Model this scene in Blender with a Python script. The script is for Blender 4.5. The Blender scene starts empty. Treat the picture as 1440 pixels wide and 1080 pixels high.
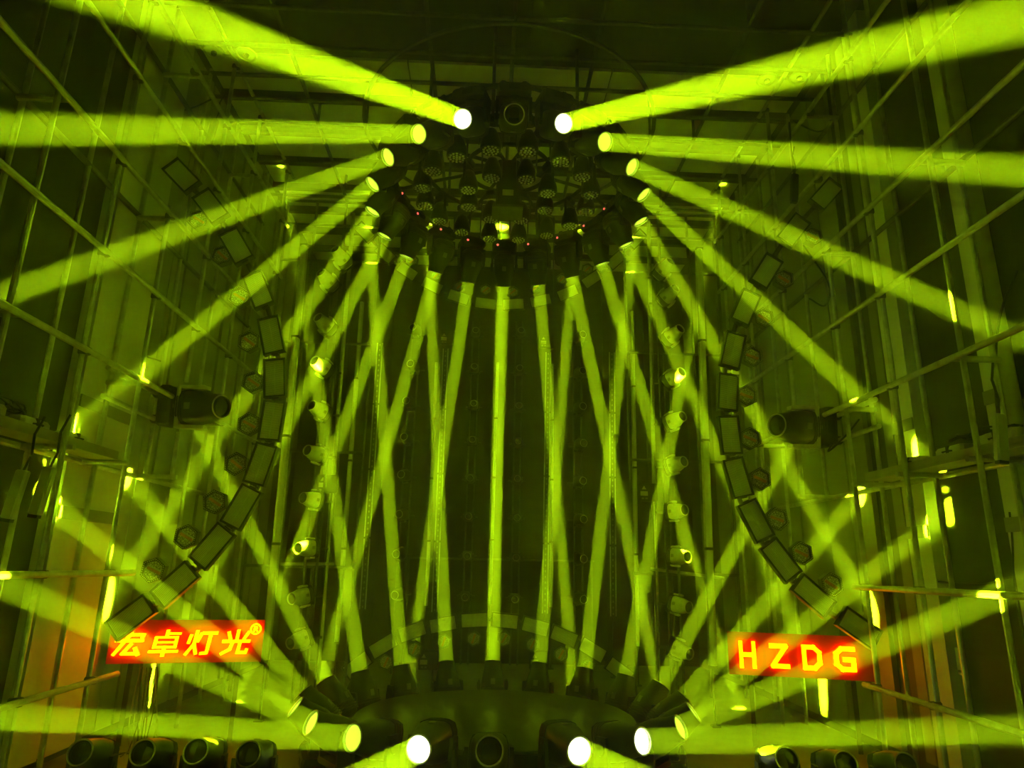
import bpy, math, random
from mathutils import Vector, Matrix
random.seed(7)
sc = bpy.context.scene
COL = sc.collection
R = math.radians
V = Vector

# ------------------------------------------------------------------ camera
F_PX, CAM_H = 940.0, 1.6
_p, _r, _y = R(15.3), R(1.16), R(2.0)
FW = V((math.sin(_y)*math.cos(_p), math.cos(_y)*math.cos(_p), math.sin(_p)))
_r0 = V((math.cos(_y), -math.sin(_y), 0)); _u0 = _r0.cross(FW)
RT = math.cos(_r)*_r0 + math.sin(_r)*_u0
UP = math.cos(_r)*_u0 - math.sin(_r)*_r0
CAM = V((0, 0, CAM_H))
cam = bpy.data.cameras.new('camera'); cam_o = bpy.data.objects.new('camera', cam); COL.objects.link(cam_o)
_m = Matrix((RT, UP, -FW)).transposed().to_4x4(); _m.translation = CAM
cam_o.matrix_world = _m
cam.sensor_width = 36; cam.lens = 36*F_PX/1440; cam.clip_start = 0.02
sc.camera = cam_o

# ------------------------------------------------------------------ world, exposure, light constants
world = bpy.data.worlds.new('dark_outside'); sc.world = world; world.use_nodes = True
bg = world.node_tree.nodes['Background']
bg.inputs[0].default_value = (0, 0, 0, 1); bg.inputs[1].default_value = 0.0   # closed hall: all light comes from its own lamps
sc.view_settings.view_transform = 'Standard'; sc.view_settings.look = 'None'
sc.view_settings.gamma = 1; sc.view_settings.use_curve_mapping = False
sc.view_settings.exposure = 0.0
sc.cycles.volume_bounces = 1
sc.cycles.max_bounces = 4
sc.cycles.diffuse_bounces = 3
sc.cycles.sample_clamp_indirect = 110
BEAM_COL = (0.56, 1.0, 0.003)
BEAM_W = 28.0            # watts of one beam lamp of the overhead ring
BEAM_W_LOW = 25.0        # watts of one beam lamp of the floor ring
HAZE = 0.025

# ------------------------------------------------------------------ pixel helpers (a pixel is a direction only)
def ray(px, py): return FW*F_PX + RT*(px-720) + UP*(540-py)
def at(px, py, Y): d = ray(px, py); return CAM + d*(Y/d.y)
def at_x(px, py, x): d = ray(px, py); return CAM + d*(x/d.x)
def at_z(px, py, z): d = ray(px, py); return CAM + d*((z-CAM_H)/d.z)

# ------------------------------------------------------------------ materials
MATS = {}
def mat(name, col, rough=.5, metal=0., var=.15, scale=18., emit=None, es=0., bump=0., spec=.5, pattern=None):
    m = bpy.data.materials.new(name); m.use_nodes = True
    nt = m.node_tree; b = nt.nodes['Principled BSDF']
    b.inputs['Roughness'].default_value = rough; b.inputs['Metallic'].default_value = metal
    b.inputs['Specular IOR Level'].default_value = spec
    tc = nt.nodes.new('ShaderNodeTexCoord')
    if pattern == 'ribs':
        t = nt.nodes.new('ShaderNodeTexWave'); t.wave_type = 'BANDS'; t.bands_direction = 'X'
        t.inputs['Scale'].default_value = scale; t.inputs['Distortion'].default_value = 0
    elif pattern == 'cells':
        t = nt.nodes.new('ShaderNodeTexVoronoi'); t.feature = 'DISTANCE_TO_EDGE'; t.inputs['Scale'].default_value = scale
    else:
        t = nt.nodes.new('ShaderNodeTexNoise'); t.inputs['Scale'].default_value = scale; t.inputs['Detail'].default_value = 4
    nt.links.new(tc.outputs['Object'], t.inputs['Vector'])
    rmp = nt.nodes.new('ShaderNodeValToRGB')
    fac = t.outputs['Distance'] if pattern == 'cells' else t.outputs['Fac']
    nt.links.new(fac, rmp.inputs[0])
    e = rmp.color_ramp.elements
    e[0].color = (*[c*(1-var) for c in col], 1); e[1].color = (*[min(1, c*(1+var)) for c in col], 1)
    if pattern == 'cells': e[0].position = 0; e[1].position = .25
    else: e[0].position = .3; e[1].position = .7
    nt.links.new(rmp.outputs[0], b.inputs['Base Color'])
    if bump:
        bp = nt.nodes.new('ShaderNodeBump'); bp.inputs['Strength'].default_value = bump; bp.inputs['Distance'].default_value = .01
        nt.links.new(fac, bp.inputs['Height']); nt.links.new(bp.outputs[0], b.inputs['Normal'])
    if emit:
        b.inputs['Emission Color'].default_value = (*emit, 1); b.inputs['Emission Strength'].default_value = es
    MATS[name] = m
    return m
mat('black_plastic', (.018, .018, .018), .38, 0, .3, 30, bump=.1)
mat('black_metal', (.02, .02, .02), .45, .2, .3, 25, bump=.1)
mat('steel_pipe', (.55, .55, .53), .38, .85, .2, 14, bump=.05)
mat('dull_pipe', (.12, .12, .12), .5, .5, .3, 14)
mat('chrome', (.92, .92, .90), .22, .15, .05, 20)
mat('dark_glass', (.012, .012, .014), .06, 0, .1, 10, spec=.9)
mat('silver_shell', (.66, .66, .64), .38, .2, .12, 20)
mat('hot_lens', (.8, .8, .8), .3, 0, .05, 8, emit=(1, 1, .62), es=5)
mat('lit_lens', (.6, .6, .5), .3, 0, .05, 8, emit=(.55, .85, .04), es=1.6)
mat('display', (.02, .02, .02), .2, 0, .1, 9)
mat('red_led', (.3, .02, .02), .4, 0, .1, 9, emit=(1, .1, .08), es=2.5)
mat('badge_grey', (.30, .30, .30), .5, 0, .1, 9)
mat('label_pale', (.62, .60, .48), .6, 0, .1, 9)
mat('led_lens', (.80, .82, .78), .12, 0, .05, 40)
mat('strobe_face', (.70, .71, .66), .35, 0, .35, 26, bump=.4, pattern='ribs')
mat('strobe_tube', (.75, .75, .70), .3, 0, .1, 30)
mat('strobe_frame', (.02, .02, .02), .4, .1, .3, 20)
mat('hex_reflector', (.70, .70, .60), .3, .3, .6, 55, bump=.5, pattern='cells')
mat('hex_strip', (.80, .38, .03), .3, .1, .2, 60)
mat('hex_dots', (.75, .76, .6), .3, 0, .1, 20)
mat('tube_diffuser', (.82, .83, .78), .25, .1, .06, 12)
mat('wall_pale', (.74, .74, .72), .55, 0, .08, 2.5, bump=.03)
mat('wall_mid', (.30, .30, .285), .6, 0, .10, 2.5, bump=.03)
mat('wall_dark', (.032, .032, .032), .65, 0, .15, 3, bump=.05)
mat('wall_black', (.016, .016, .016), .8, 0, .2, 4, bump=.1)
mat('ceiling_sheet', (.84, .84, .82), .5, 0, .12, 2, bump=.04)
mat('ceiling_purlin', (.05, .05, .05), .6, .2, .2, 6)
mat('floor_vinyl', (.22, .22, .21), .35, 0, .2, 5, bump=.04)
mat('stage_black', (.03, .03, .03), .3, 0, .2, 12)
mat('sign_panel', (.50, .012, .010), .45, 0, .1, 8)
mat('sign_face', (.9, .7, .1), .4, 0, .05, 8, emit=(1, .42, 0), es=4.0)
mat('sign_halo', (.8, .05, .05), .4, 0, .05, 8, emit=(1, .008, 0), es=9.0)
mat('cable_black', (.02, .02, .02), .5, 0, .2, 30)
mat('cable_pale', (.45, .44, .36), .5, 0, .2, 30)
mat('paper', (.75, .74, .66), .7, 0, .06, 20)
mat('ink', (.08, .08, .08), .6, 0, .1, 20)
mat('white_case', (.62, .62, .58), .4, 0, .08, 10)
mat('rubber', (.03, .03, .03), .8, 0, .2, 20)
mat('board', (.45, .42, .34), .6, 0, .15, 6)
mat('red_pin', (.6, .03, .03), .4, 0, .1, 10)

# ------------------------------------------------------------------ mesh builder
class MB:
    def __init__(s): s.v = []; s.f = []
    def add(s, vs, fs, M=None):
        n = len(s.v)
        s.v += [tuple(M @ V(p)) if M else tuple(p) for p in vs]
        s.f += [tuple(i+n for i in f) for f in fs]
        return s
    def box(s, c, d, M=None, ch=0.):
        x, y, z = [a/2 for a in d]
        if ch <= 0:
            vs = [(c[0]+a*x, c[1]+b*y, c[2]+e*z) for a in (-1, 1) for b in (-1, 1) for e in (-1, 1)]
            return s.add(vs, [(0, 1, 3, 2), (4, 6, 7, 5), (0, 4, 5, 1), (2, 3, 7, 6), (0, 2, 6, 4), (1, 5, 7, 3)], M)
        def ringp(k, zz):
            xx, yy = x-k, y-k
            return [(c[0]+a, c[1]+b, c[2]+zz) for a, b in ((-xx+ch, -yy), (xx-ch, -yy), (xx, -yy+ch), (xx, yy-ch), (xx-ch, yy), (-xx+ch, yy), (-xx, yy-ch), (-xx, -yy+ch))]
        vs = ringp(ch*.6, -z)+ringp(0, -z+ch)+ringp(0, z-ch)+ringp(ch*.6, z)
        fs = [tuple(range(7, -1, -1)), tuple(range(24, 32))]
        for L in range(3):
            for i in range(8):
                a, b = L*8+i, L*8+(i+1) % 8
                fs.append((a, b, b+8, a+8))
        return s.add(vs, fs, M)
    def lathe(s, prof, n=16, M=None, sq=None, cap=True):
        vs = []
        for j, (r, z) in enumerate(prof):
            e = sq[j] if sq else 0
            for i in range(n):
                a = 2*math.pi*(i+.5)/n; c_, s_ = math.cos(a), math.sin(a)
                k = 1.
                if e: k = 1/((abs(c_)**(2+e)+abs(s_)**(2+e))**(1/(2+e)))
                vs.append((r*c_*k, r*s_*k, z))
        fs = []
        for j in range(len(prof)-1):
            for i in range(n):
                a, b = j*n+i, j*n+(i+1) % n
                fs.append((a, b, b+n, a+n))
        if cap:
            fs.append(tuple(range(n-1, -1, -1))); m = (len(prof)-1)*n; fs.append(tuple(range(m, m+n)))
        return s.add(vs, fs, M)
    def cyl(s, p0, p1, r, n=8, r1=None):
        p0, p1 = V(p0), V(p1); d = p1-p0
        M = Matrix.Translation(p0) @ d.to_track_quat('Z', 'Y').to_matrix().to_4x4()
        return s.lathe([(r, 0), (r if r1 is None else r1, d.length)], n, M)
    def tube(s, pts, r, n=6, closed=False):
        pts = [V(p) for p in pts]; N = len(pts); vs = []
        for i, p in enumerate(pts):
            a = pts[(i-1) % N] if closed or i else p; b = pts[(i+1) % N] if closed or i < N-1 else p
            q = (b-a).to_track_quat('Z', 'Y').to_matrix()
            for k in range(n):
                t = 2*math.pi*k/n
                vs.append(p + q @ V((r*math.cos(t), r*math.sin(t), 0)))
        fs = []
        for i in range(N if closed else N-1):
            for k in range(n):
                a, b = i*n+k, i*n+(k+1) % n; c, d = ((i+1) % N)*n+k, ((i+1) % N)*n+(k+1) % n
                fs.append((a, b, d, c))
        if not closed: fs += [tuple(range(n-1, -1, -1)), tuple(range((N-1)*n, N*n))]
        return s.add(vs, fs)
    def prism(s, poly, z0, z1, M=None):
        n = len(poly)
        vs = [(x, y, z0) for x, y in poly]+[(x, y, z1) for x, y in poly]
        fs = [tuple(range(n-1, -1, -1)), tuple(range(n, 2*n))]+[(i, (i+1) % n, (i+1) % n+n, i+n) for i in range(n)]
        return s.add(vs, fs, M)
    def mesh(s, name, m, smooth=True):
        me = bpy.data.meshes.new(name); me.from_pydata(s.v, [], s.f); me.update()
        me.materials.append(MATS[m])
        if smooth:
            me.shade_smooth(); me.set_sharp_from_angle(angle=R(35))
        return me
def link(name, me, parent=None, M=None):
    o = bpy.data.objects.new(name, me); COL.objects.link(o)
    if parent: o.parent = parent
    if M is not None: o.matrix_local = M
    return o
def obj(name, mb, m, parent=None, M=None, smooth=True): return link(name, mb.mesh(name, m, smooth), parent, M)
def tag(o, label, cat, group=None, kind=None):
    if label: o['label'] = label
    if cat: o['category'] = cat
    if group: o['group'] = group
    if kind: o['kind'] = kind
    return o
def thing(name, label, cat, M=None, group=None):
    return tag(link(name, None, None, M), label, cat, group)
def frame(x, y, z, loc):
    m = Matrix((x, y, z)).transposed().to_4x4(); m.translation = loc; return m
def struct(name, mb, m, parent=None, label=None):
    o = obj(name, mb, m, parent, smooth=False)
    if not parent: o['kind'] = 'structure'
    if label: o['label'] = label
    return o
XC = .14                       # the hall is symmetric about this x
def mir(x, side): return x if side < 0 else 2*XC-x

# ------------------------------------------------------------------ the hall
WL, WR, YB, ZC = -3.50, 3.78, 12.3, 7.40
YF = -2.5
struct('floor', MB().box(((WL+WR)/2, (YF+YB)/2, -.06), (WR-WL+.4, YB-YF+.4, .12)), 'floor_vinyl')
struct('ceiling', MB().box(((WL+WR)/2, (YF+YB)/2, ZC+.08), (WR-WL+.4, YB-YF+.4, .12)), 'ceiling_purlin')
ceil = bpy.data.objects['ceiling']
# pale ceiling sheets between dark purlins, from the middle of the hall to its back
yy = 6.72
while yy < YB-.2:
    for xa, xb in ((WL+.02, -1.1), (-1.08, 1.36), (1.38, WR-.02)):
        struct('ceiling_panel', MB().box(((xa+xb)/2, yy+.31, ZC), (xb-xa, .60, .04)), 'ceiling_sheet', ceil)
    struct('purlin', MB().box(((WL+WR)/2, yy+.655, ZC-.05), (WR-WL, .09, .14)), 'ceiling_purlin', ceil)
    yy += .71
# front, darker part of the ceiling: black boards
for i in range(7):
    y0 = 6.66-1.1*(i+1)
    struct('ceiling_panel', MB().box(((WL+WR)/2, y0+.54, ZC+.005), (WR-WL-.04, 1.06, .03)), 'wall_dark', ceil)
wb = struct('wall_back', MB().box(((WL+WR)/2, YB+.1, ZC/2), (WR-WL+.4, .2, ZC)), 'wall_black')
for i in range(9):
    w = (WR-WL)/9
    struct('wall_panel', MB().box((WL+w*(i+.5), YB-.012, ZC/2-.1), (w-.03, .03, ZC-.5)), 'wall_black', wb)
struct('wall_front', MB().box(((WL+WR)/2, YF-.1, ZC/2), (WR-WL+.4, .2, ZC)), 'wall_pale')
for side, nm in ((-1, 'wall_left'), (1, 'wall_right')):
    X = WL if side < 0 else WR
    wo = struct(nm, MB().box((X+side*.1, (YF+YB)/2, ZC/2), (.2, YB-YF, ZC)), 'wall_mid' if 0 else 'wall_dark')
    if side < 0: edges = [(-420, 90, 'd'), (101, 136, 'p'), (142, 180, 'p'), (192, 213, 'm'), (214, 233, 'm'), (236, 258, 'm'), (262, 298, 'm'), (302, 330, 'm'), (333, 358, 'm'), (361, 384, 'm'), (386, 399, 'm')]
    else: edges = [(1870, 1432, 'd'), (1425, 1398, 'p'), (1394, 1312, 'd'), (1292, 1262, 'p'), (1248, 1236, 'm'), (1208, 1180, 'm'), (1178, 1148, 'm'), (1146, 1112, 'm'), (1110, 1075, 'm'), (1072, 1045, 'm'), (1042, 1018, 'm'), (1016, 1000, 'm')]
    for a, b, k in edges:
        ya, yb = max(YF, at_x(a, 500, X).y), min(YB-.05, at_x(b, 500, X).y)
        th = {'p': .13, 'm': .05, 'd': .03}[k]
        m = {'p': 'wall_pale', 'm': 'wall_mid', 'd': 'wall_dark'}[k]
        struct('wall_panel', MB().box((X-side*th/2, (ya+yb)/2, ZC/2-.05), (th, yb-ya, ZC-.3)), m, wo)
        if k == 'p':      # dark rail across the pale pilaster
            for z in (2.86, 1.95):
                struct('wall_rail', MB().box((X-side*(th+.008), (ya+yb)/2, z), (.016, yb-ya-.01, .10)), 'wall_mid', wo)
# haze filling the hall (its boundary lies outside the walls)
hb = MB().box(((WL+WR)/2, (YF-1+YB)/2, ZC/2), (WR-WL+1.2, YB-YF+2.2, ZC+1.0))
vm = bpy.data.materials.new('haze'); vm.use_nodes = True; nt = vm.node_tree; nt.nodes.clear()
no = nt.nodes.new('ShaderNodeOutputMaterial'); nv = nt.nodes.new('ShaderNodeVolumeScatter'); nt.links.new(nv.outputs[0], no.inputs['Volume'])
nv.inputs['Density'].default_value = HAZE; nv.inputs['Anisotropy'].default_value = 0.0
nv.inputs['Color'].default_value = (1, 1, 1, 1)
MATS['haze'] = vm
hz = obj('haze', hb, 'haze', smooth=False)
tag(hz, 'thin theatrical haze filling the whole hall and showing the beams', 'haze', kind='stuff')

ORD = ['first', 'second', 'third', 'fourth', 'fifth', 'sixth', 'seventh', 'eighth', 'ninth', 'tenth', 'eleventh', 'twelfth']
CS, HS = 'Chinese sign side', 'HZDG sign side'
# ------------------------------------------------------------------ moving head fixture
def yoke_mesh():
    b = MB()
    b.lathe([(.07, .095), (.07, .125)], 16)
    b.box((0, 0, .14), (.338, .15, .04), ch=.012)
    poly = [(-.065, .12), (.065, .12), (.068, .25), (.045, .36), (-.045, .36), (-.068, .25)]
    for s in (-1, 1):
        M = Matrix(((0, 0, 1, s*.155), (1, 0, 0, 0), (0, 1, 0, 0), (0, 0, 0, 1)))
        b.prism(poly, -.014, .014, M)
        b.lathe([(.04, 0), (.035, .008)], 12, Matrix.Translation((s*.169, 0, .30)) @ Matrix.Rotation(s*math.pi/2, 4, 'Y'))
    return b
HEAD = {}
def head_meshes(tagn, shell):
    h = {}
    h['base'] = MB().box((0, 0, .05), (.32, .25, .10), ch=.022).mesh('base', 'black_metal')
    h['yoke'] = yoke_mesh().mesh('yoke', shell)
    h['head'] = MB().lathe([(.055, -.172), (.095, -.163), (.118, -.135), (.130, -.06), (.128, .04), (.114, .12), (.100, .18), (.096, .25), (.083, .25), (.083, .225)], 24,
                           sq=[1.5, 2, 2.2, 2.2, 1.8, .8, .2, 0, 0, 0]).mesh('head', shell)
    h['bezel'] = MB().lathe([(.083, .236), (.083, .254), (.090, .256), (.0945, .250)], 24, cap=False).mesh('bezel', 'chrome')
    for nm, m in (('dark_lens', 'dark_glass'), ('lit_lens', 'lit_lens'), ('hot_lens', 'hot_lens')):
        h[nm] = MB().lathe([(.083, .232), (.070, .240), (.045, .246), (.015, .249)], 24).mesh('lens', m)
    f = MB()
    for z in (-.115, -.09, -.065, -.04): f.lathe([(.1315, z-.008), (.1375, z-.005), (.1375, z+.005), (.1315, z+.008)], 20, sq=[2.2]*4, cap=False)
    h['cooling_fins'] = f.mesh('cooling_fins', 'black_metal')
    h['badge'] = MB().box((0, .126, .02), (.05, .012, .06)).mesh('badge', 'badge_grey')
    h['badge2'] = MB().box((0, -.126, .02), (.05, .012, .06)).mesh('badge', 'badge_grey')
    h['display'] = MB().box((0, -.125, .055), (.10, .006, .05)).mesh('display', 'display')
    h['display2'] = MB().box((0, .125, .055), (.10, .006, .05)).mesh('display', 'display')
    h['power_led'] = MB().lathe([(.014, .0), (.010, .008)], 8, Matrix.Translation((.09, -.126, .055)) @ Matrix.Rotation(math.pi/2, 4, 'X')).mesh('power_led', 'red_led')
    c = MB(); c.prism([(-.0175, 0), (.0175, 0), (.0175, -.03), (.034, -.045), (.034, -.07), (.015, -.088), (-.015, -.088), (-.034, -.07), (-.034, -.045), (-.0175, -.03)], -.022, .022, Matrix.Rotation(math.pi/2, 4, 'X'))
    h['clamp'] = c.mesh('clamp', 'black_metal')
    HEAD[tagn] = h
head_meshes('black', 'black_plastic'); head_meshes('silver', 'silver_shell')
def moving_head(name, label, group, lens, D, n, s=1., lens_kind='dark_lens', hp=.30, shell='black', inner=None, watts=0, cat='stage light', clamp=True, led=False, spread=0.75, detail=True, Bz=None):
    h = HEAD[shell]; D = D.normalized(); n = V(n).normalized()
    pivot = lens - D*(.25*s)
    B = pivot - n*(hp*s)
    a = n.cross(D)
    if a.length < 1e-3: a = V((1, 0, 0)) if abs(n.x) < .9 else V((0, 1, 0))
    a.normalize()
    rot = frame(a, n.cross(a), n, B)
    t = thing(name, label, cat, rot @ Matrix.Scale(s, 4), group)
    k = hp/.30
    base = link('base', h['base'], t)
    link('yoke', h['yoke'], t, Matrix.Translation((0, 0, .10*(1-k))) @ Matrix.Diagonal((1, 1, k, 1)) if abs(k-1) > .01 else Matrix())
    if clamp:
        for sx in (-1, 1): link('clamp', h['clamp'], t, Matrix.Translation((sx*.10, 0, 0)))
    Rl = rot.to_3x3().transposed()
    dl = Rl @ D
    x = V((1, 0, 0)); y = dl.cross(x).normalized()
    Mh = frame(x, y, dl, V((0, 0, hp)))
    hd = link('head', HEAD[inner or shell]['head'], t, Mh)
    link('lens', h[lens_kind], hd); link('bezel', h['bezel'], hd)
    if detail:
        link('cooling_fins', h['cooling_fins'], hd); link('badge', h['badge'], hd); link('badge', h['badge2'], hd)
        link('display', h['display'], base); link('display', h['display2'], base)
    if led: link('power_led', h['power_led'], base, Matrix() if led > 0 else Matrix.Rotation(math.pi, 4, 'Z'))
    if watts:
        l = bpy.data.lights.new('beam_lamp', 'AREA'); l.shape = 'DISK'; l.size = .165*s; l.spread = R(spread)
        l.energy = watts; l.color = BEAM_COL
        lo = bpy.data.objects.new('beam_lamp', l); COL.objects.link(lo)
        lo.parent = t; loc = V((0, 0, hp)) + dl*.262
        lo.matrix_local = Matrix.Translation(loc) @ dl.to_track_quat('-Z', 'Y').to_matrix().to_4x4()
    return t, B

# overhead ring: lamps 18 degrees apart, tilt from shallow at the front to steep at the back
TT = [30, 31, 39.5, 51.5, 62.5, 65, 67, 65, 66, 62]; TT = TT+TT[:9][::-1]
TB = [2.5, 11.5, 26, 38, 45.5, 53.5, 71, 73.5, 70, 71]; TB = TB+TB[:9][::-1]
top_bases = []
for k in range(20):
    th = R(18*(k-9)); rad = V((math.sin(th), math.cos(th), 0))
    lens = V((.144, 6.6, 5.311)) + rad*1.478; lens.z -= .179*rad.y
    if k < 19:
        t = R(TT[k]); D = rad*math.cos(t)-V((0, 0, math.sin(t)))
        hot = k in (0, 18)
        if k == 9: lab = 'black moving head at back of overhead ring, opposite the unlit one, beam straight down'
        elif hot: lab = 'black moving head on overhead ring, white hot lens, next to unlit one, '+(CS if k < 9 else HS)
        else: lab = 'black lit moving head on overhead ring, '+ORD[k if k < 9 else 18-k]+' from the unlit one, '+(CS if k < 9 else HS)
        o, B = moving_head('beam_moving_head', lab, 'moving heads around the overhead ring', lens, D, (0, 0, -1), 1., 'hot_lens' if hot else 'lit_lens',
                           watts=BEAM_W*(1.6 if hot else 1.2 if k in (1, 17) else 1), led=(-1 if 3 < k < 15 else False))
    else:
        D = V((0, -.86, -.5))
        lens = V((.15, 5.12, 5.50))
        o, B = moving_head('beam_moving_head', 'unlit black moving head on overhead ring between the two brightest beams', 'moving heads around the overhead ring', lens, D, (0, 0, -1), 1.0)
    top_bases.append(B)
low_bases = []
for k in range(20):
    th = R(18*(k-9)); rad = V((math.sin(th), math.cos(th), 0))
    lens = V((.136, 6.57, .479)) + rad*1.729; lens.z += .058*rad.y
    if k < 19:
        t = R(TB[k]); D = rad*math.cos(t)+V((0, 0, math.sin(t)))
        hot = k in (0, 18)
        if k == 9: lab = 'black lit moving head on floor behind round stage, opposite the unlit one'
        elif hot: lab = 'black moving head on floor, white hot lens, next to unlit one, '+(CS if k < 9 else HS)
        else: lab = 'black lit moving head around round stage, '+ORD[k if k < 9 else 18-k]+' from the unlit one, '+(CS if k < 9 else HS)
        hp = (lens-D*.25).z
        moving_head('beam_moving_head', lab, 'moving heads around the round stage', lens, D, (0, 0, 1), 1., 'hot_lens' if k in (0, 17, 18) else 'lit_lens',
                    hp=hp, watts=BEAM_W_LOW*(1.3 if hot else 1), clamp=False)
    else:
        D = V((0, -.95, .3)); lens = V((.07, 4.84, .44))
        moving_head('beam_moving_head', 'unlit black moving head on floor in front of round stage', 'moving heads around the round stage', lens, D, (0, 0, 1), 1., hp=(lens-D*.25).z, clamp=False)

# ------------------------------------------------------------------ overhead ring truss
ring = thing('lighting_ring', 'black round pipe truss hanging above the stage with inner hoops', 'truss', Matrix.Translation((.14, 6.6, 5.95)))
def rel(p): return V(p)-V((.14, 6.6, 5.95))
b = MB(); pts = []
for B in top_bases: pts.append(rel(B)+V((0, 0, .055)))
fine = []
for i in range(20):
    p0, p1, p2, p3 = [pts[(i+j-1) % 20] for j in range(4)]
    for u in (0, .5):
        fine.append(.5*((2*p1)+(p2-p0)*u+(2*p0-5*p1+4*p2-p3)*u*u+(3*p1-p0-3*p2+p3)*u**3))
obj('outer_hoop', b.tube(fine, .026, 8, True), 'black_metal', ring)
def hoop(name, r, z, rr=.024, m='black_metal', par=ring, o=rel):
    return obj(name, MB().tube([o(V((.14+r*math.sin(a), 6.6+r*math.cos(a), z))) for a in [2*math.pi*i/48 for i in range(48)]], rr, 8, True), m, par)
hoop('hoop', .93, 5.897); hoop('hoop', .465, 5.897); hoop('upper_hoop', 1.62, 6.35, .022, 'dull_pipe')
for i in range(8):
    a = math.pi*i/4+.39
    d = V((math.sin(a), math.cos(a), 0))
    C0 = V((.14, 6.6, 5.935)); q = min(fine, key=lambda w: (V((w.x, w.y, 0)).normalized()-d).length)
    obj('spoke', MB().tube([rel(C0+d*.10), rel(C0+d*1.02), q], .02, 8), 'black_metal', ring)
for i in range(6):
    a = math.pi*i/3+.2
    d = V((math.sin(a), math.cos(a), 0))
    obj('hanger', MB().cyl(rel(V((.14, 6.6, 5.89))+d*.93), rel(V((.14, 6.6, 7.0))+d*.93), .018), 'dull_pipe', ring)
for i in range(4):
    d = V((math.sin(math.pi*i/2), math.cos(math.pi*i/2), 0))*1.62
    obj('hanger', MB().cyl(rel(V((.14, 6.6, 6.34))+d), rel(V((.14, 6.6, 7.0))+d), .014), 'dull_pipe', ring)
hubb = obj('hub_box', MB().box((0, 0, -.29), (.26, .26, .57), ch=.02), 'black_metal', ring)
obj('label_plate', MB().box((.0, -.132, -.42), (.12, .006, .07)), 'label_pale', hubb)
obj('hub_plate', MB().box((0, 0, -.585), (.34, .30, .03), ch=.01), 'dull_pipe', ring)

# wash lights inside the ring, hanging straight down
ph = MB().lathe([(.100, 0), (.104, .012), (.104, .06), (.097, .10), (.075, .17), (.052, .22), (.02, .24)], 20).mesh('housing', 'black_plastic')
pl = MB().lathe([(.094, -.004), (.094, .006)], 20).mesh('lens_plate', 'display')
pd = MB()
for n_, r_ in ((1, 0), (6, .034), (12, .070)):
    for i in range(n_):
        a = 2*math.pi*i/n_
        pd.lathe([(.0135, -.004), (.010, -.011), (.003, -.013)], 8, Matrix.Translation((r_*math.cos(a), r_*math.sin(a), 0)))
pd = pd.mesh('led_lenses', 'led_lens')
py = MB()
for s in (-1, 1):
    py.box((s*.115, 0, .17), (.008, .03, .24))
py.box((0, 0, .29), (.238, .03, .008)); pyk = py.mesh('yoke', 'black_metal')
pc = MB().box((0, 0, .33), (.12, .09, .07), ch=.012).mesh('base', 'black_metal')
def wash(p, label, group, rz):
    t = thing('wash_light', label, 'stage light', Matrix.Translation(p) @ Matrix.Rotation(rz, 4, 'Z'), group)
    link('housing', ph, t); x = link('lens_plate', pl, t); d = link('led_lenses', pd, x); d['kind'] = 'stuff'
    link('yoke', pyk, t); link('base', pc, t)
for i in range(16):
    a = -.196+2*math.pi*i/16
    wash(V((.126+.93*math.sin(a), 6.6-.93*math.cos(a), 5.51)), 'wash light on wider inner hoop, '+ORD[i-1 if 1 <= i <= 8 else (16-i) % 16]+' from unlit moving head, '+(HS if 1 <= i <= 8 else CS), 'wash lights on the wider inner hoop', -a)
for i in range(8):
    a = -.387+2*math.pi*i/8
    wash(V((.138+.465*math.sin(a), 6.6-.465*math.cos(a), 5.51)), 'wash light close to ring hub, '+ORD[i-1 if 1 <= i <= 4 else (8-i) % 8]+' from unlit moving head, '+(HS if 1 <= i <= 4 else CS), 'wash lights around the ring hub', -a)

# ------------------------------------------------------------------ strobe panels and hexagon lights on four arcs
SL, SW = .385, .20
sh = MB()
for c, d in (((0, SW/2, 0), (SL+.02, .018, .07)), ((0, -SW/2, 0), (SL+.02, .018, .07)), ((SL/2, 0, 0), (.018, SW-.018, .07)), ((-SL/2, 0, 0), (.018, SW-.018, .07)), ((0, 0, -.03), (SL, SW, .012))):
    sh.box(c, d)
for s in (-1, 1): sh.box((s*(SL/2+.013), 0, -.01), (.016, .07, .05))
sh = sh.mesh('housing', 'strobe_frame', False)
sf = MB().box((0, 0, .0), (SL-.018, SW-.018, .03)).mesh('lamp_face', 'strobe_face', False)
st = MB().box((0, 0, .018), (SL-.03, .010, .008)).mesh('strobe_tube', 'strobe_tube', False)
sb = MB().box((0, 0, -.075), (.05, .05, .09)).box((0, 0, -.115), (.07, .07, .02)).mesh('bracket', 'black_metal', False)
hexp = [(math.cos(R(60*i)), math.sin(R(60*i))) for i in range(6)]
hh = MB()
for i in range(6):
    a, c = hexp[i], hexp[(i+1) % 6]
    q = [(a[0]*.11, a[1]*.11), (c[0]*.11, c[1]*.11), (c[0]*.088, c[1]*.088), (a[0]*.088, a[1]*.088)]
    hh.prism(q, -.04, .035)
hh.prism([(x*.105, y*.105) for x, y in hexp], -.05, -.035); hh = hh.mesh('housing', 'strobe_frame', False)
hr = MB().prism([(x*.09, y*.09) for x, y in hexp], -.01, .005).mesh('reflector', 'hex_reflector', False)
hs = MB().box((0, 0, .012), (.125, .026, .016)).mesh('lamp_strip', 'hex_strip', False)
hs2 = MB().box((0, .018, .012), (.125, .010, .014)).mesh('diode_strip', 'strobe_tube', False)
hd_ = MB()
for i in range(6):
    a, c = V(hexp[i]), V(hexp[(i+1) % 6])
    for u in (.08, .25, .42, .58, .75, .92):
        p = (a+(c-a)*u)*.099
        hd_.box((p.x, p.y, .037), (.007, .007, .006))
hd_ = hd_.mesh('rim_diodes', 'hex_dots', False)
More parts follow.
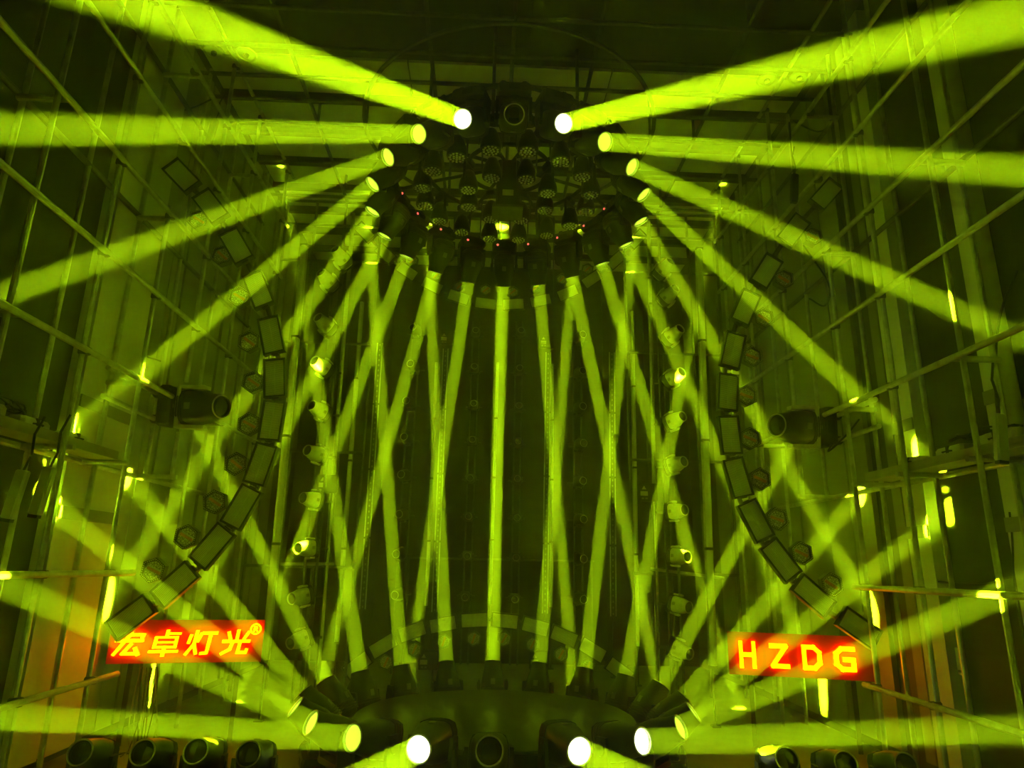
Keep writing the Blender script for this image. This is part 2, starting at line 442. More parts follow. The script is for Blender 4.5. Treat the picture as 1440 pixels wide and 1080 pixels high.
hb_ = MB().box((0, 0, -.08), (.035, .035, .08)).mesh('bracket', 'black_metal', False)
def catmull(pts, m=4):
    out = []
    P = [2*pts[0]-pts[1]]+pts+[2*pts[-1]-pts[-2]]
    for i in range(1, len(P)-2):
        p0, p1, p2, p3 = P[i-1:i+3]
        for j in range(m):
            u = j/m
            out.append(.5*((2*p1)+(p2-p0)*u+(2*p0-5*p1+4*p2-p3)*u*u+(3*p1-p0-3*p2+p3)*u**3))
    return out+[pts[-1]]
ARCS = {
 'overhead': (10.4, [(513, 327), (542, 357), (573, 382), (608, 402), (645, 418), (683, 427), (722, 428), (760, 423), (798, 412), (832, 393), (866, 366), (895, 337)],
         [(580, 367), (613, 388), (646, 403), (683, 408), (721, 411), (753, 405), (790, 393), (826, 379)], 50,
         'arc hung behind the overhead ring', 'arc hung under the ceiling', CS+' end'),
 'floor': (9.5, [(503, 935), (539, 908), (580, 888), (623, 878), (667, 872), (710, 873), (753, 881), (793, 895), (833, 914), (871, 943)],
         [(543, 931), (583, 913), (624, 902), (666, 898), (709, 898), (749, 906), (789, 920), (827, 937)], 65,
         'low arch behind the round stage', 'low arch behind the stage', CS+' end'),
 'left': (6.08, [(256, 248), (297, 291), (333, 347), (364, 408), (382, 472), (387, 532), (383, 592), (367, 653), (340, 713), (299, 768), (247, 822), (185, 868)],
         [(280, 310), (313, 360), (337, 418), (351, 481), (357, 538), (351, 597), (333, 653), (303, 706), (263, 755), (217, 802)], -32,
         'side arc above the Chinese sign', 'arc on the side of the Chinese sign', 'its top'),
 'right': (6.22, [(1161, 274), (1115, 325), (1077, 382), (1048, 433), (1030, 493), (1023, 552), (1026, 612), (1037, 672), (1062, 732), (1097, 788), (1143, 838), (1207, 883)],
         [(1142, 333), (1101, 393), (1073, 448), (1057, 502), (1049, 557), (1054, 617), (1068, 674), (1092, 730), (1126, 778), (1168, 822)], -25,
         'side arc above the HZDG sign', 'arc on the side of the HZDG sign', 'its top'),
}
NF = V((0, -1, 0))
for key, (Y, pan, hexes, sang, lab, grp, end) in ARCS.items():
    P = [at(px, py, Y) for px, py in pan]
    nn = V((0, -1, -.25)).normalized() if key == 'overhead' else NF
    pts = catmull([p-nn*.13 for p in P])
    if key == 'floor':
        pts = [V((pts[0].x-.12, pts[0].y, 0.0)), V((pts[0].x-.06, pts[0].y, pts[0].z*.5))]+pts+[V((pts[-1].x+.06, pts[-1].y, pts[-1].z*.5)), V((pts[-1].x+.12, pts[-1].y, 0.0))]
    arc = thing('curved_pipe', 'bent black pipe carrying strobe panels of the '+lab, 'pipe', Matrix.Translation(pts[0]))
    obj('pipe', MB().tube([p-pts[0] for p in pts], .024, 8), 'dull_pipe', arc)
    if key == 'overhead':       # the arc hangs from the ceiling on thin rods
        for j in (1, 14, 22, 30, 43): obj('hanger', MB().cyl(pts[j]-pts[0], V((pts[j].x, pts[j].y, ZC))-pts[0], .01, 6), 'dull_pipe', arc)
    for i, p in enumerate(P):
        d = (P[min(i+1, len(P)-1)]-P[max(i-1, 0)]); d.y = 0; d.normalize()
        if d.x < 0 and key in ('overhead', 'floor'): d = -d
        n = V((0, -1, 0))
        if key == 'overhead': n = V((0, -1, -.25)).normalized()
        y = n.cross(d).normalized()
        t = thing('strobe_panel', 'ribbed strobe panel on '+lab+', '+ORD[i]+' from '+end, 'strobe light', frame(d, y, d.cross(y), p) @ Matrix.Scale(.92, 4), 'strobe panels on the '+grp)
        link('housing', sh, t); f = link('lamp_face', sf, t); link('strobe_tube', st, f); link('bracket', sb, t)
    for i, (px, py) in enumerate(hexes):
        p = at(px, py, Y+.11)
        a = R(sang+random.uniform(-9, 9))
        x = V((math.cos(a), 0, math.sin(a))); z = NF; y = z.cross(x)
        hx = R(random.uniform(-12, 12)+30)
        t = thing('hexagon_light', 'hexagonal light on '+lab+', '+ORD[i]+' from '+end, 'stage light', frame(V((1, 0, 0)), V((0, 0, 1)), NF, p), 'hexagon lights on the '+grp)
        Mx = Matrix.Rotation(hx, 4, 'Z')
        link('housing', hh, t, Mx)
        r_ = link('reflector', hr, t, Mx); s_ = link('lamp_strip', hs, t, Matrix.Rotation(a, 4, 'Z')); link('diode_strip', hs2, t, Matrix.Rotation(a, 4, 'Z'))
        dd = link('rim_diodes', hd_, t, Mx); dd['kind'] = 'stuff'
        link('bracket', hb_, t)
        # arm from the hexagon light to the curved pipe
        q = min(pts, key=lambda w: (w-p).length)
        o = obj('arm', MB().cyl(V((0, 0, -.11)), frame(V((1, 0, 0)), V((0, 0, 1)), NF, p).inverted() @ q, .012, 6), 'black_metal', t)

# ------------------------------------------------------------------ columns of moving heads on the back and sides
def column(Y, pxs, dirs, s, shell, lab, grp, kinds=None, post=None):
    bs = []
    for i, (px, py) in enumerate(pxs):
        D = dirs(i, len(pxs))
        o, B = moving_head('moving_head', lab+', '+ORD[i]+' from top', grp, at(px, py, Y), D, (0, -1, 0), s, 'dark_lens', shell=shell, cat='stage light', hp=.27, detail=shell == 'silver')
        bs.append(B)
    zs = [q.z for q in bs]; x0 = sum(q.x for q in bs)/len(bs); y0 = bs[0].y+.06
    t = thing('fixture_column', 'slim upright pipe ladder carrying the '+grp, 'truss', Matrix.Translation((x0, y0, 0)))
    dx = .10*s
    for sx in (-1, 1): obj('upright', MB().cyl((sx*dx, 0, 0), (sx*dx, 0, max(zs)+.3), .018), 'dull_pipe', t)
    for q in bs: obj('rung', MB().cyl((-.25*s+q.x-x0, 0, q.z), (.25*s+q.x-x0, 0, q.z), .016, 6), 'dull_pipe', t)
face = lambda i, n: V((0, -1, -.05))
column(11.75, [(669, 464), (667, 515), (666, 567), (664, 618), (661, 672), (659, 726), (657, 782), (654, 840)], face, .62, 'black',
       'black moving head on back column beside centre tube, Chinese sign side', 'moving heads left of the centre tube')
column(11.75, [(733, 464), (731, 517), (730, 570), (729, 620), (728, 673), (727, 728), (726, 784), (724, 843)], face, .62, 'black',
       'black moving head on back column beside centre tube, HZDG sign side', 'moving heads right of the centre tube')
column(10.6, [(580, 460), (577, 511), (571, 563), (568, 614), (564, 667), (561, 723), (557, 779), (555, 837)], lambda i, n: V((-.22, -1, -.02)), .66, 'black',
       'black moving head on column between light bars, Chinese sign side', 'moving heads between bars on the Chinese sign side')
column(10.6, [(820, 470), (820, 521), (820, 571), (821, 623), (820, 676), (821, 730), (821, 786), (821, 843)], lambda i, n: V((.22, -1, -.02)), .66, 'black',
       'black moving head on column between light bars, HZDG sign side', 'moving heads between bars on the HZDG sign side')
column(8.3, [(471, 350), (451, 383), (447, 446), (442, 507), (438, 570), (432, 633), (426, 700), (419, 771), (410, 842), (408, 905)],
       lambda i, n: V((-.42, -.85, .42-.065*i)), .74, 'silver', 'grey moving head on tall side column nearest Chinese sign', 'moving heads on the Chinese sign side column')
column(8.3, [(943, 367), (950, 405), (957, 462), (959, 523), (960, 585), (962, 649), (963, 717), (967, 783), (969, 854), (970, 920)],
       lambda i, n: V((.42, -.85, .42-.065*i)), .74, 'silver', 'grey moving head on tall side column nearest HZDG sign', 'moving heads on the HZDG sign side column')

# ------------------------------------------------------------------ upright light bars
def light_bar(a, c, Y, w, double, label, group, segs=4):
    p1, p0 = at(*a, Y), at(*c, Y)
    t = thing('light_bar', label, 'light bar', Matrix.Translation(p0), group)
    d = p1-p0; L = d.length; d.normalize(); x = V((1, 0, 0)); x = (x-d*x.dot(d)).normalized(); y = d.cross(x)
    M = frame(x, y, d, V((0, 0, 0)))
    obj('stand_pole', MB().cyl((0, .03, -p0.z+.015), (0, .03, .25), .012, 6), 'black_metal', t)
    obj('foot', MB().box((0, .03, -p0.z+.008), (.09, .09, .016)), 'black_metal', t)
    if double:
        obj('channel', MB().box((0, .0, L/2), (w, .05, L)), 'black_metal', t, M, False)
        for s in (-1, 1):
            for i in range(segs):
                obj('edge_strip', MB().box((s*w/2, -.03, L*(i+.5)/segs), (.018, .016, L/segs-.03)), 'tube_diffuser', t, M, False)
        dm = MB()
        for i in range(int(L/.09)): dm.box((0, -.028, .05+i*.09), (.02, .01, .03))
        o = obj('diode_row', dm, 'badge_grey', t, M, False); o['kind'] = 'stuff'
    else:
        obj('channel', MB().box((0, .022, L/2), (w*1.15, .035, L)), 'steel_pipe', t, M, False)
        for i in range(segs):
            obj('tube', MB().lathe([(w/2, L*i/segs+.015), (w/2, L*(i+1)/segs-.015)], 10, Matrix.Translation((0, -.012, 0))), 'tube_diffuser', t, M)
        for i in range(segs+1):
            obj('cap', MB().box((0, 0, L*i/segs), (w*1.2, .06, .03)), 'black_metal', t, M, False)
DB = [((535, 482), (510, 858), 10.9, 'Chinese sign side, outer'), ((627, 490), (611, 862), 11.5, 'Chinese sign side, inner'), ((771, 495), (766, 864), 11.5, 'HZDG sign side, inner'), ((860, 495), (862, 868), 10.9, 'HZDG sign side, outer')]
for a, c, Y, w in DB: light_bar(a, c, Y, .085, True, 'upright black light bar with two thin bright edges, '+w, 'double edged light bars on the back wall')
SBR = [((509, 424), (473, 904), 10.2, .055, 'glossy light tube beside the outer double bar, Chinese sign side'), ((614, 509), (599, 853), 11.6, .05, 'glossy light tube beside the inner double bar, Chinese sign side'),
       ((700, 509), (689, 851), 11.9, .05, 'glossy light tube at the very centre of the back wall'), ((777, 511), (775, 855), 11.7, .05, 'glossy light tube beside the inner double bar, HZDG sign side'),
       ((889, 437), (897, 910), 10.2, .055, 'glossy light tube beside the outer double bar, HZDG sign side'), ((428, 345), (372, 930), 7.7, .075, 'thick glossy light tube beside side column, Chinese sign side'),
       ((983, 350), (1003, 938), 7.7, .075, 'thick glossy light tube beside side column, HZDG sign side')]
for a, c, Y, w, lab in SBR: light_bar(a, c, Y, w, False, lab, 'glossy upright light tubes')

# ------------------------------------------------------------------ scaffolds
PR = .024
SIDE_HEAD = {-1: (-3.185, 6.52, 3.05), 1: (2*XC+3.185, 6.52, 3.02)}     # where the two sideways heads are clamped
def pipes(t, lst, org, m='steel_pipe', r=PR):
    for nm, p, q in lst: obj(nm, MB().cyl(V(p)-org, V(q)-org, r, 10), m, t)
for side, sn in ((-1, 'Chinese sign'), (1, 'HZDG sign')):
    X1, X2 = mir(-2.95, side), mir(-3.30, side)
    org = V((X1, 6, 0))
    t = thing('wall_scaffold', 'galvanised pipe scaffold along the side wall with the '+sn, 'scaffold', Matrix.Translation(org))
    posts = (4.0, 4.8, 5.65, 6.5, 7.4, 8.6) if side < 0 else (4.3, 5.1, 5.85, 6.85, 7.8, 8.6)
    L = []
    for i in range(9):
        z = .70+.79*i
        if i == 2: L.append(('ledger', (mir(-3.335, side), 2.4, 2.363), (mir(-3.335, side), 8.75, 2.363)))
        elif i == 3: L += [('ledger', (X1, 2.4, z), (X1, 6.16, z)), ('ledger', (X1, 6.95, z), (X1, 8.75, z))]
        else: L.append(('ledger', (X1, 2.4, z), (X1, 5.98 if i < 2 else 8.75, z)))
    hz_ = SIDE_HEAD[side][2]
    L += [('head_rail', (mir(-3.255, side), posts[2]-.05, hz_+dz), (mir(-3.255, side), posts[3]+.35, hz_+dz)) for dz in (-.125, .125)]
    pipes(t, L, org)
    L = [('post', (X1+side*.046, y, 2.34 if 6.3 < y < 7 else 0), (X1+side*.046, y, 4.75 if 5.5 < y < 6 else 7.05)) for y in posts if y != 6.5]
    if side < 0: L += [('post', (X1+side*.046, 6.5, 2.34), (X1+side*.046, 6.5, 2.80)), ('post', (X1+side*.046, 6.5, 3.30), (X1+side*.046, 6.5, 7.05))]
    L += [('strut', (X1, y, 2.363), (mir(-3.335, side), y, 2.363)) for y in (posts[0]+.05, posts[1]+.05, posts[2]-.05, posts[3])]
    L += [('post', (X2, y+.1, 2.4 if 6.3 < y < 7 else 0), (X2, y+.1, 7.05)) for y in posts]
    pipes(t, L, org, 'dull_pipe' if 0 else 'steel_pipe', .021)
    pipes(t, [('wall_ledger', (X2, 2.4, z), (X2, 8.75, z)) for z in (4.68, 6.25)], org, 'dull_pipe')
    pipes(t, [('strut', (X1, y+.05, z), (X2, y+.05, z)) for y in posts[::2] for z in (3.07, 4.65, 6.22)], org)
    cl = MB()
    for y in posts[1:]:
        for i in ((0, 1, 4, 5, 6, 7, 8) if abs(y-5.75) < .3 else (4, 5, 6, 7, 8) if y == 6.5 else (3, 4, 5, 6, 7, 8) if y > 6 else (0, 1, 3, 4, 5, 6, 7, 8)): cl.box((X1+side*.028-org.x, y-org.y, .70+.79*i), (.085, .055, .055), ch=.01)
    o = obj('couplers', cl, 'dull_pipe', t); o['kind'] = 'stuff'
org = V((XC, 6.6, 7.0))
t = thing('ceiling_grid', 'dark pipe grid hanging under the ceiling across the hall', 'truss', Matrix.Translation(org))
pipes(t, [('cross_pipe', (WL+.03, y, 7.0), (WR-.03, y, 7.0)) for y in (4.4, 5.6, 6.13, 6.6, 7.0, 7.5, 8.3, 9.2)], org, 'dull_pipe')
pipes(t, [('long_pipe', (x, 2.4, 7.05), (x, 9.4, 7.05)) for x in (-2.30, -.75, .15, 1.05, 2.58)], org, 'dull_pipe')
pipes(t, [('drop_pipe', (x, y, 7.0), (x, y, ZC)) for x in (-2.30, 2.58) for y in (5.6, 7.5, 9.2)], org, 'dull_pipe', .018)
# frame of uprights behind the side arcs, at the foot of the back area
for side, sn in ((-1, 'Chinese sign'), (1, 'HZDG sign')):
    org = V((mir(-2.6, side), 9.3, 0))
    t = thing('back_scaffold', 'dark upright pipe frame behind the side arc, '+sn+' side', 'scaffold', Matrix.Translation(org))
    xs = [mir(x, side) for x in (-3.2, -2.75, -2.3, -1.75)]
    pipes(t, [('post', (x, 9.4, 0), (x, 9.4, 7.0)) for x in xs], org, 'dull_pipe' , .02)
    pipes(t, [('rail', (xs[0], 9.36, z), (xs[-1], 9.36, z)) for z in (1.55, 3.1, 4.7, 6.0, 6.6, 7.0)], org, 'dull_pipe', .02)
    # bright pole next to the side column and its short foot rail
    a, c = ((497, 300), (447, 955)) if side < 0 else ((912, 311), (925, 950))
    p1, p0 = at(*a, 9.3), at(*c, 9.3); p0.z = 0
    pipes(t, [('pole', p0, p1)], org, 'steel_pipe', .03)
    q0, q1 = (at(395, 793, 8.9), at(470, 793, 8.9)) if side < 0 else (at(915, 800, 8.9), at(1018, 813, 8.9))
    pipes(t, [('foot_rail', q0, q1)], org, 'steel_pipe', .02)
p = at(700, 787, 12.12)
t = thing('back_rail', 'thin horizontal pipe behind the centre columns of moving heads', 'pipe', Matrix.Translation(p))
obj('pipe', MB().cyl((-1.6, 0, 0), (1.7, 0, 0), .02), 'dull_pipe', t)
for s in (-1.55, 1.65): obj('leg', MB().cyl((s, 0, -p.z), (s, 0, 0), .018), 'dull_pipe', t)

# ------------------------------------------------------------------ big moving heads at the side walls
for side, sn in ((-1, 'Chinese sign'), (1, 'HZDG sign')):
    D = V((-side*.88, -.45, -.05)).normalized()
    lens = V(SIDE_HEAD[side])+V((-side, 0, 0))*(.27*1.25)+D*(.25*1.25)
    moving_head('wash_moving_head', 'large silver moving head clamped sideways to wall scaffold, '+sn+' side', 'sideways moving heads on the wall scaffolds', lens, D, (-side, 0, 0), 1.25, 'dark_lens', hp=.27, shell='silver', inner='black')

# ------------------------------------------------------------------ moving heads standing on the floor in the foreground
for j, (px, py, side) in enumerate(((112, 1058, -1), (200, 1058, -1), (275, 1056, -1), (349, 1060, -1), (1107, 1068, 1), (1190, 1074, 1), (1275, 1076, 1))):
    lens = at(px, py, 4.25)
    D = V((.05*side*-1, -.92, .35))
    hp = (lens-D.normalized()*.185).z
    moving_head('moving_head', 'unlit black moving head on floor, '+ORD[j if side < 0 else 6-j]+' from the wall on the '+(CS if side < 0 else HS), 'floor row before the '+('Chinese sign' if side < 0 else 'HZDG sign'), lens, D, (0, 0, 1), .74, 'dark_lens', hp=hp/.74, clamp=False)

# ------------------------------------------------------------------ round stage
stg = thing('round_stage', 'low round black stage with glossy top inside the ring of beams', 'stage', Matrix.Translation((.136, 6.57, 0)))
obj('top', MB().lathe([(1.22, .28), (1.24, .29), (1.24, .315), (1.22, .325)], 64), 'stage_black', stg)
obj('skirt', MB().lathe([(1.19, 0), (1.19, .28)], 64), 'black_plastic', stg)
obj('rim', MB().tube([(1.24*math.cos(a), 1.24*math.sin(a), .30) for a in [2*math.pi*i/64 for i in range(64)]], .014, 6, True), 'dull_pipe', stg)

# ------------------------------------------------------------------ signs
def strokes(lst, w):
    """polylines in a 0-100 box turned into outlines with square ends"""
    out = []
    for pl in lst:
        ww = w
        if isinstance(pl[0], (int, float)): ww, pl = pl[0], pl[1:]
        for (x0, y0), (x1, y1) in zip(pl, pl[1:]):
            d = V((x1-x0, y1-y0)); L = d.length; d /= L; n_ = V((-d.y, d.x))*ww/2; e = d*ww*.42
            a, c = V((x0, y0))-e, V((x1, y1))+e
            out.append([tuple(a-n_), tuple(c-n_), tuple(c+n_), tuple(a+n_)])
    return out
GL = {
 'hong': [[(50, 102), (52, 92)], [(12, 76), (14, 86), (96, 86), (94, 76)], [(8, 62), (96, 62)], [(44, 76), (10, 6)], [(60, 46), (38, 8), (84, 8)], [(78, 30), (92, 4)]],
 'zhuo': [[(50, 102), (50, 76)], [9, (52, 91), (96, 91)], [8.5, (15, 75), (88, 75)], [8.5, (15, 34), (88, 34)], [11, (15, 75), (15, 34)], [11, (88, 75), (88, 34)], [7, (18, 54.5), (86, 54.5)], [9.5, (3, 16), (98, 16)], [(51, 34), (51, 0)]],
 'deng': [[(9, 82), (5, 52)], [(29, 100), (26, 46), (4, 4)], [(46, 88), (38, 58)], [(27, 44), (40, 6)], [(54, 92), (102, 92)], [(82, 92), (80, 8), (60, 6)]],
 'guang': [[(51, 102), (51, 58)], [(16, 94), (26, 68)], [(90, 94), (78, 68)], [(3, 56), (98, 56)], [(38, 54), (32, 22), (5, 4)], [(66, 54), (64, 8), (94, 8), (96, 20)]],
 'H': [[(12, 0), (12, 100)], [(78, 0), (78, 100)], [(12, 50), (78, 50)]],
 'Z': [[(8, 92), (82, 92), (12, 8), (88, 8)]],
 'D': [[(14, 93), (14, 7)], [(14, 93), (58, 93), (82, 72), (82, 28), (58, 7), (14, 7)]],
 'G': [[(82, 92), (34, 92), (12, 72), (12, 28), (34, 8), (80, 8), (80, 48), (46, 48)]],
 'Rr': [[(30, 18), (30, 82), (62, 82), (72, 70), (72, 60), (62, 48), (30, 48)], [(52, 48), (76, 18)]],
}
XS = {'hong': 1.16, 'zhuo': 1.16, 'deng': 1.12, 'guang': 1.14, 'H': .84, 'Z': .86, 'D': .92, 'G': 1.0}
def glyph(key, size, w, skew, depth, grow=0., z=0.):
    b = MB()
    for i, q in enumerate(strokes(GL[key], w+grow)):
        b.prism([(XS[key]*(x+skew*(y-50))*size/100, y*size/100) for x, y in q], z, z+depth+i*.0004)
    return b
def sign(name, label, pL, pR, height, glyphs, adv, size, x0, y0, w, skew, regi):
    d = pR-pL; L = d.length; x = d.normalized(); up = V((0, 0, 1)); x.z = 0; x.normalize(); nrm = x.cross(up)
    M = frame(x, up, nrm, pL)
    t = thing(name, label, 'sign', M)
    obj('panel', MB().box((L/2, height/2, -.02), (L, height, .03)), 'sign_panel', t, None, False)
    for s in (.15, .85): obj('post', MB().box((L*s, -pL.z/2, -.05), (.04, pL.z+.1, .03)), 'black_metal', t, None, False)
    for i, g in enumerate(glyphs):
        Mg = Matrix.Translation((x0+adv*i, y0, 0))
        lt = obj('letter', glyph(g, size, w, skew, .02, 0, .028), 'sign_face', t, Mg, False)
        obj('halo', glyph(g, size, w, skew, .018, 4, .004), 'sign_halo', lt, None, False)
    if regi:
        cx, cy, r = regi
        rg = [(math.cos(2*math.pi*i/24), math.sin(2*math.pi*i/24)) for i in range(24)]
        b = MB(); b2 = MB()
        for bb, ro, ri, z0, z1 in ((b, r, r*.78, .028, .046), (b2, r*1.12, r*.66, .004, .022)):
            for i in range(24):
                a, c = rg[i], rg[(i+1) % 24]
                bb.prism([(a[0]*ro, a[1]*ro), (c[0]*ro, c[1]*ro), (c[0]*ri, c[1]*ri), (a[0]*ri, a[1]*ri)], z0, z1)
        gs = r*1.25
        for q in strokes(GL['Rr'], 16): b.prism([((xx-51)*gs/100, (yv-50)*gs/100) for xx, yv in q], .028, .0465)
        lt = obj('registered_mark', b, 'sign_face', t, Matrix.Translation((cx, cy, 0)), False)
        obj('halo', b2, 'sign_halo', lt, None, False)
    return t, M
def sign_from_px(name, label, bl, br, Y0, Y1, hpx, glyphs, g0, gstep, gsz, base, w, skew, regi=None):
    pL, pR = at(*bl, Y0), at(*br, Y1); pR.z = pL.z
    L = (pR-pL).length; sc_ = L/(br[0]-bl[0])
    return sign(name, label, pL, pR, hpx*sc_, glyphs, gstep*sc_, gsz*sc_, g0*sc_, base*sc_, w, skew, (regi[0]*sc_, regi[1]*sc_, regi[2]*sc_) if regi else None)
sign_from_px('illuminated_sign', 'red panel sign with glowing yellow Chinese characters', (148, 934), (366, 934), 6.6, 6.9, 62, ('hong', 'zhuo', 'deng', 'guang'), 8, 50.5, 34, 12, 11.5, .10, (206, 49, 8.2))
sign_from_px('illuminated_sign', 'red panel sign with glowing yellow letters HZDG', (1026, 948), (1234, 960), 6.95, 6.6, 62, ('H', 'Z', 'D', 'G'), 15, 45, 34, 13, 18, 0)

# ------------------------------------------------------------------ small things
# hanging cable bundle under the Chinese sign
p = at(215, 938, 6.5)
t = thing('cable_bundle', 'bundle of thin cables hanging to the floor under the Chinese sign', 'cables', Matrix.Translation((p.x, p.y, 0)))
for i in range(14):
    x = random.uniform(-.09, .09); y = random.uniform(-.03, .03); pts = []
    for j in range(9):
        u = j/8; pts.append((x*(1+.6*math.sin(3*u+i)), y+.03*math.sin(5*u+i), max(.006, p.z*(1-u))))
    pts.append((pts[-1][0]+random.uniform(-.25, .25), pts[-1][1]-random.uniform(0, .2), .006))
    obj('cable', MB().tube(pts, .005, 5), 'cable_pale' if i % 2 else 'cable_black', t)
# papers and socket boxes on the right wall, strips on the left
def wall_box(name, label, cat, px, py, X, w, h, d, m, extra=None):
    p = at_x(px, py, X); s = 1 if X > 0 else -1
    t = thing(name, label, cat, frame(V((0, -s, 0)), V((0, 0, 1)), V((-s, 0, 0)), p))
    b = obj('body', MB().box((0, 0, d/2), (w, h, d), ch=min(.006, d*.3)), m, t, None, False)
    if extra: extra(t, b, w, h, d)
    return t
def scribble(t, b, w, h, d):
    obj('drawing', MB().tube([(.03*math.cos(a)*(1-.03*a), .035*math.sin(a)*(1-.03*a), d+.001) for a in [i*.5 for i in range(18)]], .002, 4), 'ink', b)
def cover(t, b, w, h, d):
    obj('cover_line', MB().box((0, h*.12, d+.002), (w*.7, h*.5, .004)), 'wall_pale', b)
    obj('switch', MB().box((0, -h*.36, d+.004), (w*.4, h*.08, .01)), 'black_plastic', b)
wall_box('paper_notice', 'small paper sheet with a round drawing taped to wall', 'paper', 1313, 853, WR-.05, .15, .16, .003, 'paper', scribble)
wall_box('switch_box', 'narrow pale switch box low on wall beside the HZDG sign', 'switch', 1354, 930, WR-.05, .07, .20, .03, 'white_case', cover)
wall_box('switch_box', 'narrow pale switch box on wall under the paper notice', 'switch', 1329, 880, WR-.05, .06, .22, .03, 'white_case', cover)
# control boxes hanging on cables from the scaffold ledgers
for px, py, Y, X, lab in ((22, 695, 0, -2.9, 'grey control box hanging on a cable beside the shelf of lamps'), (60, 690, 0, -2.78, 'pale control box hanging on a cable, lit by a passing beam'),
                          (1407, 615, 0, 3.2, 'pale control box hanging high on wall cables opposite the shelf'), (1117, 264, 0, 3.0, 'black control box hanging under the ceiling grid near HZDG arc'), (298, 185, 0, -3.05, 'black control box hanging under the ceiling grid near Chinese arc')):
    p = at_x(px, py, X)
    blk = lab.startswith('black')
    t = thing('control_box', lab, 'control box', Matrix.Translation(p) @ Matrix.Rotation(.12, 4, 'Y'))
    bd = obj('case', MB().box((0, 0, 0), (.075, .05, .30), ch=.01), 'black_plastic' if blk else 'white_case', t)
    obj('end_cap', MB().box((0, 0, -.16), (.06, .04, .02)), 'black_plastic', bd)
    obj('cable', MB().tube([(0, 0, .15), (.01, .01, .25), (-.02, .02, .38), (.0, .03, .5)], .008, 6), 'cable_black', t)
# shelf boards on the scaffolds with spare lamps and cable coils on them
for side, sn in ((-1, 'Chinese sign'), (1, 'HZDG sign')):
    X = mir(-3.15, side)
    y0, y1 = (3.9, 5.6) if side < 0 else (3.9, 5.75)
    t = thing('shelf_board', 'narrow pale board lying on the scaffold, '+sn+' side', 'shelf', Matrix.Translation((X, (y0+y1)/2, 2.400)))
    obj('plank', MB().box((0, 0, 0), (.22, y1-y0, .03)), 'board', t, None, False)
    obj('lip', MB().box((-side*.104, 0, .03), (.012, y1-y0, .05)), 'board', t, None, False)
    for j, (yy, hgt, ln) in enumerate(((4.15, .12, .34), (4.62, .10, .30), (5.1, .09, .26))):
        if side > 0: yy += .1
        cz = 2.4155
        q = thing('spare_lamp_case', ('%s pale lamp case lying on the scaffold board, ' % ('long', 'medium', 'short')[j])+sn+' side', 'case', Matrix.Translation((X, yy, cz)))
        bd = obj('case', MB().box((0, 0, hgt/2), (.13, ln, hgt), ch=.02), 'white_case', q)
        obj('strap', MB().box((0, 0, hgt/2), (.136, .03, hgt+.004)), 'rubber', bd, None, False)
        obj('handle', MB().tube([(-side*.063, -.05, hgt*.6), (-side*.085, -.03, hgt*.6), (-side*.085, .03, hgt*.6), (-side*.063, .05, hgt*.6)], .006, 6), 'rubber', bd)
    q = thing('cable_coil', 'loose black cable coil draped over lamp cases, '+sn+' side', 'cable', Matrix.Translation((X, 4.3, 2.543)))
    obj('cable', MB().tube([(.09*math.cos(a*1.0), .22*math.sin(a*.93)+.01*a, .02*math.sin(a*2.3)+.012) for a in [i*.35 for i in range(60)]], .007, 5), 'cable_black', q)
# loose cables looping from the wall scaffolds
def cable(pts, label, r=.009):
    P = catmull([V(p) for p in pts], 5); o = P[0]
    t = thing('hanging_cable', label, 'cable', Matrix.Translation(o))
    obj('cable', MB().tube([p-o for p in P], r, 6), 'cable_black', t)
cable([V((3.40, 6.38, 2.84)), at_x(1165, 635, 3.3), at_x(1190, 612, 3.5), at_x(1208, 590, 3.7)], 'black cable looping from sideways moving head to HZDG side wall')
cable([at_x(1115, 170, 3.3), at_x(1150, 185, 3.5), at_x(1175, 172, 3.7)], 'black cable sagging from ceiling grid corner to HZDG side wall')
cable([at_x(1110, 172, 3.2), at_x(1113, 210, 3.15), at_x(1117, 250, 3.0)], 'black cable dropping to the black control box, HZDG side')
cable([at_x(297, 140, -3.2), at_x(270, 152, -3.35), at_x(240, 160, -3.45)], 'black cable from ceiling grid corner to Chinese sign side wall')
cable([at_x(1430, 380, 3.65), at_x(1405, 450, 3.6), at_x(1400, 540, 3.6), at_x(1404, 590, 3.4)], 'black cable running down to the pale control box on wall')
cable([at_x(1420, 720, 3.65), at_x(1424, 760, 3.65), at_x(1427, 830, 3.65), at_x(1440, 900, 3.65)], 'black cable trailing down the wall beside the paper notice')
cable([at_x(1320, 818, 3.66), at_x(1380, 822, 3.66), at_x(1420, 812, 3.66), at_x(1460, 815, 3.66)], 'thin cable strung level along wall above the paper notice')
cable([at_x(1130, 345, 3.3), at_x(1165, 400, 3.35), at_x(1160, 430, 3.4), at_x(1138, 420, 3.3)], 'black cable loop hanging beside the strobe arc, HZDG side')
cable([at_x(190, 485, -3.44), at_x(205, 500, -3.42), at_x(226, 508, -3.4)], 'short black cable drooping on wall beside the pale pilasters')
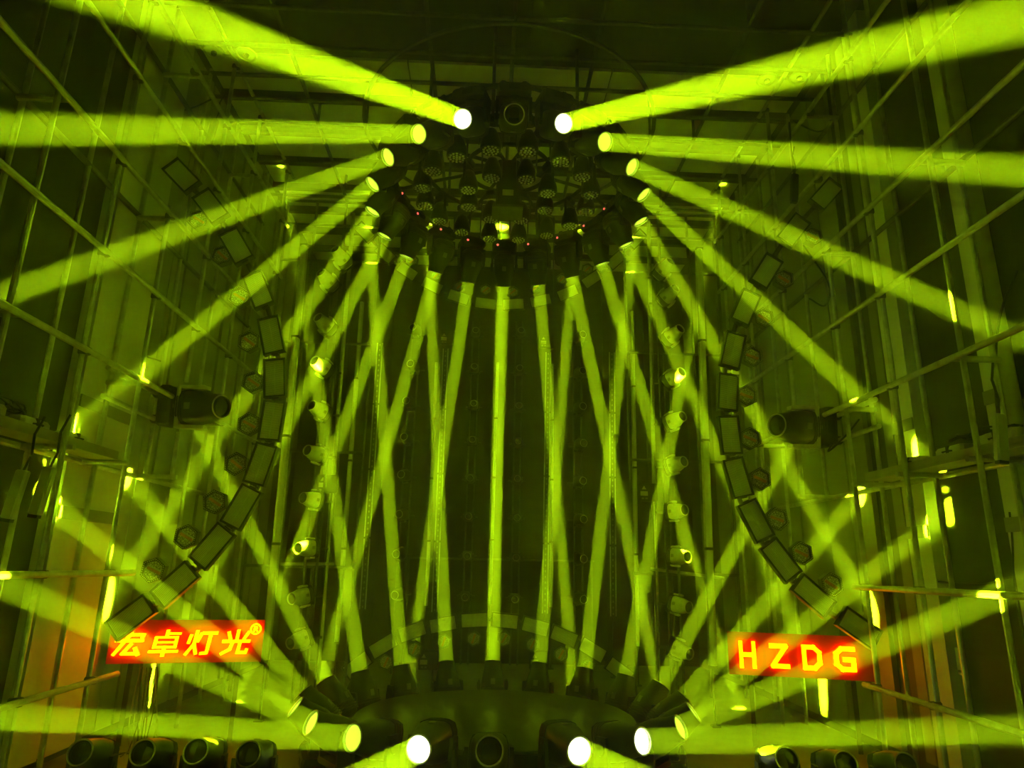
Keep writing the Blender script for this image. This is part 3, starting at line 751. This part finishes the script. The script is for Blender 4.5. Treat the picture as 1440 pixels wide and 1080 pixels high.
# flat warning boxes between the columns
for px, py, Y, lab in ((629, 475, 11.5, 'black power box with pale warning label atop inner light bar, Chinese sign side'), (769, 480, 11.5, 'black power box with pale warning label atop inner light bar, HZDG sign side'),
                       (460, 680, 9.0, 'black power box with pale warning label on side column, Chinese sign side'), (912, 692, 9.0, 'black power box with pale warning label on side column, HZDG sign side'),
                       (602, 929, 9.75, 'black power box with pale warning label under low arch, Chinese sign side'), (758, 929, 9.75, 'black power box with pale warning label under low arch, HZDG sign side')):
    p = at(px, py, Y)
    t = thing('power_box', lab, 'power box', frame(V((1, 0, 0)), V((0, 0, 1)), NF, p))
    bd = obj('case', MB().box((0, 0, -.04), (.26, .24, .08), ch=.01), 'black_metal', t, None, False)
    obj('label_plate', MB().box((-.06, -.02, .002), (.10, .06, .004)), 'label_pale', bd, None, False)
    obj('warning_triangle', MB().prism([(-.09, .035), (-.03, .035), (-.06, .085)], .0, .004), 'label_pale', bd, None, False)
    obj('port', MB().box((-.08, -.085, .002), (.03, .02, .006)), 'badge_grey', bd, None, False)
    obj('port', MB().box((-.03, -.085, .002), (.03, .02, .006)), 'badge_grey', bd, None, False)
    on_bar = Y == 11.5      # these two sit on top of a light bar, the others stand on the floor
    sx, lo_ = (0, -.30) if on_bar else (.06, -p.z)
    obj('stand', MB().cyl((sx, lo_, -.02 if on_bar else -.06), (sx, .1, -.02 if on_bar else -.06), .012), 'black_metal', t)
# round downlights in the ceiling
for px, py, lab in ((275, 72, 'round ceiling downlight, outer of the two over the Chinese sign side'), (340, 76, 'round ceiling downlight, inner of the two over the Chinese sign side'),
                    (1095, 113, 'round ceiling downlight, inner of the two over the HZDG sign side'), (1160, 110, 'round ceiling downlight, outer of the two over the HZDG sign side')):
    p = at_z(px, py, ZC-.03); p.x = (WL+.15 if px < 720 else WR-.15) if 'outer' in lab else (WL+.52 if px < 720 else WR-.52)
    t = thing('downlight', lab, 'ceiling light', Matrix.Translation(p))
    obj('rim', MB().tube([(.11*math.cos(a), .11*math.sin(a), 0) for a in [2*math.pi*i/24 for i in range(24)]], .014, 6, True), 'chrome', t)
    obj('reflector', MB().lathe([(.10, .0), (.06, .022)], 20), 'ceiling_sheet', t)
    obj('bulb', MB().lathe([(.03, -.03), (.035, -.01), (.02, .01)], 12), 'dark_glass', t)
# dark air duct above the front of the ring
t = thing('air_duct', 'dark square duct running along the ceiling above the ring', 'duct', Matrix.Translation((.15, 5.2, 7.22)))
obj('duct', MB().box((0, 0, 0), (.36, 2.2, .24), ch=.02), 'wall_dark', t, None, False)
for y in (-.9, 0, .9): obj('flange', MB().box((0, y, 0), (.40, .05, .27)), 'ceiling_purlin', t, None, False)
for y in (-.7, .7): obj('hanger', MB().box((0, y, .15), (.03, .03, .08)), 'ceiling_purlin', t, None, False)
